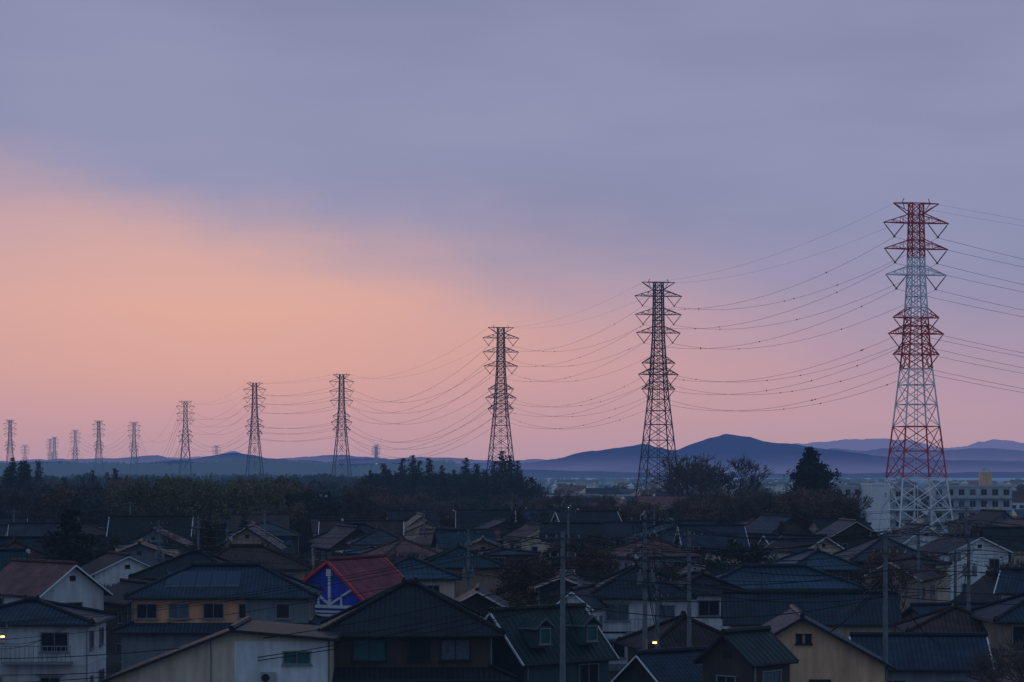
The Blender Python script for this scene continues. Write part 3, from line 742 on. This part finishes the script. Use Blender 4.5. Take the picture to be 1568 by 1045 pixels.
put('bare_shrub', bare_mesh(4.4, 601, 6, .6, thick=.7), -17.4, 131, 1); put('bare_shrub', bare_mesh(6.5, 602, 7, .6, thick=.7), 27.4, 134, 1)
put('bare_shrub', bare_mesh(6, 603, 7, .6, thick=.7), 30.4, 142, 1); put('bare_shrub', bare_mesh(4.4, 604, 6, .6, thick=.7), -20.4, 130, .9)

# ------------------------------------------------------------------ ground, streets
gm_ = material("ground_soil", (.04, .042, .036), .95, .5, .02, coord='Object', spec=.1)
gb = MB(); S = 60000
gb.poly([(-S, -3000, 0), (S, -3000, 0), (S, S, 0), (-S, S, 0)], gm_); gb.obj('ground')
ASP = material("asphalt", (.05, .05, .052), .9, .2, .5); KERB = material("kerb_concrete", (.3, .3, .3), .9, .15, 1)
PAINT = material("road_paint", (.7, .7, .68), .8, .2, 2)
def street(x0, y0, x1, y1, w=5.0):
    r = MB(); a = Vector((x0, y0, 0)); b = Vector((x1, y1, 0)); d = (b-a).normalized(); nn = Vector((-d.y, d.x, 0)); up = Vector((0, 0, .004))
    r.poly([a-nn*w/2+up, b-nn*w/2+up, b+nn*w/2+up, a+nn*w/2+up], ASP)
    for s in (-1, 1):
        c = (a+b)/2+nn*s*(w/2+.08); r.box((c.x, c.y, .06), ((b-a).length, .15, .12), KERB, math.atan2(d.y, d.x))
        c = nn*s*(w/2-.35)+up*2; r.poly([a+c-nn*.06, b+c-nn*.06, b+c+nn*.06, a+c+nn*.06], PAINT)
    r.obj('road')
street(-70, 160, 70, 168, 4.5); street(7, 60, 7.5, 127, 5)
Rl = random.Random(12)
for i in range(4):
    y = Rl.uniform(330, 700); x = Rl.uniform(-.2, .2)*y; h = Rl.uniform(5.5, 8.0)
    b = MB(); b.beam((0, 0, 0), (0, 0, h), .08, STEEL, 6, .05); b.beam((0, 0, h-.1), (0, -.9, h+.1), .04, STEEL, 5); b.box((0, -.9, h+.08), (.25, .6, .1), ALU)
    b.box((0, -.9, h-.02), (.16, .3, .08), LAMP_W); b.obj('street_lamp', None, (x, y, 0))

# ------------------------------------------------------------------ mountains
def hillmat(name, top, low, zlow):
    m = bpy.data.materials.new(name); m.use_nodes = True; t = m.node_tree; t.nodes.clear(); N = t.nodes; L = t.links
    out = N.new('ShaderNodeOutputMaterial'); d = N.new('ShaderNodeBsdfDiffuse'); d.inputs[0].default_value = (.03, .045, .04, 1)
    e = N.new('ShaderNodeEmission'); mxx = N.new('ShaderNodeMixShader'); mxx.inputs[0].default_value = .85  # distance haze painted on the hills as a fixed share of emission
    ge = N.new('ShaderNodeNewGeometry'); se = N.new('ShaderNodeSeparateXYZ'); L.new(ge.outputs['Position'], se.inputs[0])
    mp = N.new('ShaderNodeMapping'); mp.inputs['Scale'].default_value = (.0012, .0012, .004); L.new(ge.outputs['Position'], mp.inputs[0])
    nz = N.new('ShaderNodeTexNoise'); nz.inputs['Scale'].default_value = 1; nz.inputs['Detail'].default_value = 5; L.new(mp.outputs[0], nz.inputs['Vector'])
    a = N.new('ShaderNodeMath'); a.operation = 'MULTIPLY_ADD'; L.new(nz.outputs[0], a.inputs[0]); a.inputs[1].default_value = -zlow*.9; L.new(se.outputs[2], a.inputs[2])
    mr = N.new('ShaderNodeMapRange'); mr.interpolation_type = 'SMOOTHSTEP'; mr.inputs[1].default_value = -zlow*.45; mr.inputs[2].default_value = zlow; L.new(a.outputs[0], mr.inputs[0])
    mc = N.new('ShaderNodeMix'); mc.data_type = 'RGBA'; L.new(mr.outputs[0], mc.inputs[0]); mc.inputs[6].default_value = low; mc.inputs[7].default_value = top  # low: valley haze painted as a paler colour towards the foot
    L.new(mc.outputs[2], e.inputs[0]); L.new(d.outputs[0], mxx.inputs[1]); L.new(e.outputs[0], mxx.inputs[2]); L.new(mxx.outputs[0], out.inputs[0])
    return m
def interp(pts, x):
    if x <= pts[0][0]: return pts[0][1]
    for (a, za), (b, zb) in zip(pts, pts[1:]):
        if a <= x <= b:
            t = (x-a)/(b-a); t = t*t*(3-2*t)*.5+t*.5; return za+(zb-za)*t
    return pts[-1][1]
def range_(name, pts, dist, depth, mat, rough, nx=520, ny=14):
    mb = MB(); x0, x1 = pts[0][0], pts[-1][0]; G = []
    for j in range(ny+1):
        t = j/ny; row = []
        for i in range(nx+1):
            x = x0+(x1-x0)*i/nx; y = dist-depth+t*depth*1.25
            f = min(1, t/.8); f = f*f*(3-2*f)
            if t > .8: f = 1-(t-.8)*1.6
            h = interp(pts, x)
            nn = noise.fractal(Vector((x/900, y/900, dist)), .9, 2.1, 6)*rough*(.05+1.3*(1-f))*f
            sil = noise.fractal(Vector((x/190, 1, dist)), .7, 2, 5)*rough*.14
            row.append((x, y, max(-5, h*f+nn*.6+sil*f)))
        G.append(row)
    k = mb.mi(mat)
    for r_ in G: mb.v += r_
    for j in range(ny):
        for i in range(nx):
            a = j*(nx+1)+i; mb.f.append((a, a+1, a+nx+2, a+nx+1)); mb.m.append(k); mb.uv += [(0, 0)]*4
    o = mb.obj(name)
    for p in o.data.polygons: p.use_smooth = True
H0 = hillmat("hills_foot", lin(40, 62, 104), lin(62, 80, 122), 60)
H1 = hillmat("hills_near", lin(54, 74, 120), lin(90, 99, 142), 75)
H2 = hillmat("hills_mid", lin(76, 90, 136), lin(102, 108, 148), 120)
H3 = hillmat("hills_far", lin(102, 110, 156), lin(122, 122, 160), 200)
rng0 = [(-3200, 50), (-1900, 50), (-1700, 58), (-1500, 46), (-1250, 58), (-1050, 52), (-900, 60), (-700, 48), (-450, 52), (-200, 40), (0, 28), (600, 16), (1100, 14), (2000, 20), (3200, 14)]
rng1 = [(-4200, 70), (-2700, 56), (-1850, 62), (-1560, 84), (-1440, 106), (-1370, 118), (-1290, 104), (-1200, 86), (-900, 72), (-700, 92), (-600, 84), (-300, 66), (52, 62), (214, 84), (376, 124), (506, 140), (651, 158), (700, 144), (797, 126), (895, 164), (992, 190), (1056, 206), (1154, 197), (1219, 176), (1348, 162), (1445, 150), (1543, 134), (1672, 114), (1834, 98), (2158, 80), (2600, 74), (3200, 90), (4400, 60)]
rng2 = [(-5200, 90), (-3200, 100), (-2700, 112), (-2350, 128), (-2150, 100), (-1700, 104), (-1100, 136), (-800, 108), (-500, 122), (-100, 96), (800, 130), (1500, 160), (2000, 180), (2300, 165), (2550, 185), (2800, 165), (3100, 182), (3400, 155), (4000, 130), (5200, 90)]
rng3 = [(-7600, 60), (-4500, 120), (-3300, 165), (-2900, 190), (-2750, 230), (-2640, 195), (-2450, 160), (-1400, 160), (0, 120), (1500, 200), (2400, 250), (2900, 310), (3150, 335), (3350, 340), (3520, 368), (3750, 340), (3900, 352), (4050, 300), (4250, 262), (4450, 275), (4640, 328), (4760, 352), (4920, 330), (5100, 310), (6000, 330), (7600, 200)]
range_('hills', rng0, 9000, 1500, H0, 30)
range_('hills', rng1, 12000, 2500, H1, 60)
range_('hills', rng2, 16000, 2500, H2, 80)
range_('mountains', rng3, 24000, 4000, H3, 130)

# ------------------------------------------------------------------ sky
w = bpy.data.worlds.new("World"); scene.world = w; w.use_nodes = True
T = w.node_tree; T.nodes.clear(); N = T.nodes; L = T.links
def Mx(op, a, b=None, c=None, clamp=False):
    m = N.new('ShaderNodeMath'); m.operation = op; m.use_clamp = clamp
    for i, x in enumerate((a, b, c)):
        if x is None: continue
        if isinstance(x, (int, float)): m.inputs[i].default_value = x
        else: L.new(x, m.inputs[i])
    return m.outputs[0]
def smooth(v, a, b):
    r = N.new('ShaderNodeMapRange'); r.interpolation_type = 'SMOOTHSTEP'
    for i, x in ((0, v), (1, a), (2, b)):
        if isinstance(x, (int, float)): r.inputs[i].default_value = x
        else: L.new(x, r.inputs[i])
    return r.outputs[0]
def mixc(f, a, b):
    m = N.new('ShaderNodeMix'); m.data_type = 'RGBA'
    for i, x in ((0, f), (6, a), (7, b)):
        if isinstance(x, (int, float, tuple)): m.inputs[i].default_value = x
        else: L.new(x, m.inputs[i])
    return m.outputs[2]
def ramp(f, stops):
    r = N.new('ShaderNodeValToRGB'); L.new(f, r.inputs[0]); cr = r.color_ramp
    while len(cr.elements) < len(stops): cr.elements.new(.5)
    for e, (p, c) in zip(cr.elements, stops): e.position = p
    for e, (p, c) in zip(cr.elements, stops): e.color = c
    cr.interpolation = 'LINEAR'
    return r.outputs[0]
tc = N.new('ShaderNodeTexCoord'); sx = N.new('ShaderNodeSeparateXYZ'); L.new(tc.outputs['Generated'], sx.inputs[0])
X, Y, Z = sx.outputs
az = Mx('ARCTAN2', X, Y); hr = Mx('SQRT', Mx('ADD', Mx('MULTIPLY', X, X), Mx('MULTIPLY', Y, Y))); el = Mx('ARCTAN2', Z, hr)
def nz(sa, se, off, det=4, rough=.5):
    cb = N.new('ShaderNodeCombineXYZ'); L.new(Mx('MULTIPLY', az, sa), cb.inputs[0]); L.new(Mx('MULTIPLY', el, se), cb.inputs[1]); cb.inputs[2].default_value = off
    q = N.new('ShaderNodeTexNoise'); q.inputs['Scale'].default_value = 1; q.inputs['Detail'].default_value = det; q.inputs['Roughness'].default_value = rough
    L.new(cb.outputs[0], q.inputs['Vector']); return Mx('SUBTRACT', q.outputs[0], .5)
n1 = nz(13, 44, 1.3, 6, .55); n2 = nz(5, 12, 4.1, 3); n3 = nz(7, 40, 9.0, 3)
azc = Mx('MINIMUM', Mx('MAXIMUM', az, -.6), .6)
s = Mx('ADD', Mx('MULTIPLY_ADD', azc, .17, el), Mx('ADD', Mx('MULTIPLY', n1, .042), Mx('MULTIPLY', n2, .03)))
right = smooth(az, -.16, .18)
lo = Mx('SUBTRACT', .066, Mx('MULTIPLY', right, .035)); hi = Mx('ADD', .112, Mx('MULTIPLY', right, .03))
cloud = smooth(s, lo, hi)
t = Mx('MULTIPLY', Mx('ADD', el, Mx('MULTIPLY', n3, .012)), 5.0)
warm = ramp(t, [(0, lin(174, 145, 164)), (.10, lin(192, 151, 161)), (.22, lin(214, 162, 154)), (.34, lin(222, 169, 156)), (.45, lin(212, 168, 163)), (.60, lin(192, 161, 171)), (.75, lin(176, 156, 178)), (1, lin(156, 148, 179))])
cool = ramp(t, [(0, lin(170, 145, 164)), (.12, lin(184, 151, 165)), (.28, lin(184, 152, 170)), (.45, lin(172, 150, 175)), (.65, lin(156, 147, 178)), (1, lin(143, 145, 177))])
ga = Mx('DIVIDE', Mx('ADD', az, .12), .20); wf = Mx('EXPONENT', Mx('MULTIPLY', Mx('MULTIPLY', ga, ga), -1.0))
clear = mixc(wf, cool, warm)
cn = smooth(Mx('ADD', n2, Mx('MULTIPLY', n3, .35)), -.25, .25)
cl = mixc(cn, lin(131, 137, 170), lin(146, 148, 181))
base = mixc(cloud, clear, cl)
up = smooth(el, .205, .5)
base = mixc(up, base, (.10, .18, .33, 1))
back = smooth(Mx('ABSOLUTE', az), .5, 1.7)
base = mixc(back, base, (.165, .235, .365, 1))
sky = N.new('ShaderNodeTexSky'); sky.sky_type = 'NISHITA'; sky.sun_disc = False; sky.sun_elevation = rad(1.0); sky.sun_rotation = rad(-8)
vm = N.new('ShaderNodeVectorMath'); vm.operation = 'MULTIPLY_ADD'; L.new(sky.outputs[0], vm.inputs[0]); vm.inputs[1].default_value = (.0008, .0008, .0008); L.new(base, vm.inputs[2])
bg = N.new('ShaderNodeBackground'); L.new(vm.outputs[0], bg.inputs[0]); bg.inputs[1].default_value = 1.0
wo = N.new('ShaderNodeOutputWorld'); L.new(bg.outputs[0], wo.inputs[0])

sun = bpy.data.lights.new('sun', 'SUN'); sun.energy = .1; sun.angle = rad(15); sun.color = (1, .7, .55)
so = bpy.data.objects.new('sun', sun); scene.collection.objects.link(so)
dirv = -Vector((math.sin(rad(-8)), math.cos(rad(-8)), math.tan(rad(6)))); so.rotation_euler = dirv.to_track_quat('-Z', 'Y').to_euler(); so.location = (0, 0, 100)

cam = bpy.data.cameras.new('camera'); cam.lens = 85; cam.sensor_width = 36; cam.shift_y = .129; cam.clip_end = 90000; cam.clip_start = 1
co = bpy.data.objects.new('camera', cam); scene.collection.objects.link(co); co.location = (0, 0, 15); co.rotation_euler = (rad(90), 0, 0)
scene.camera = co
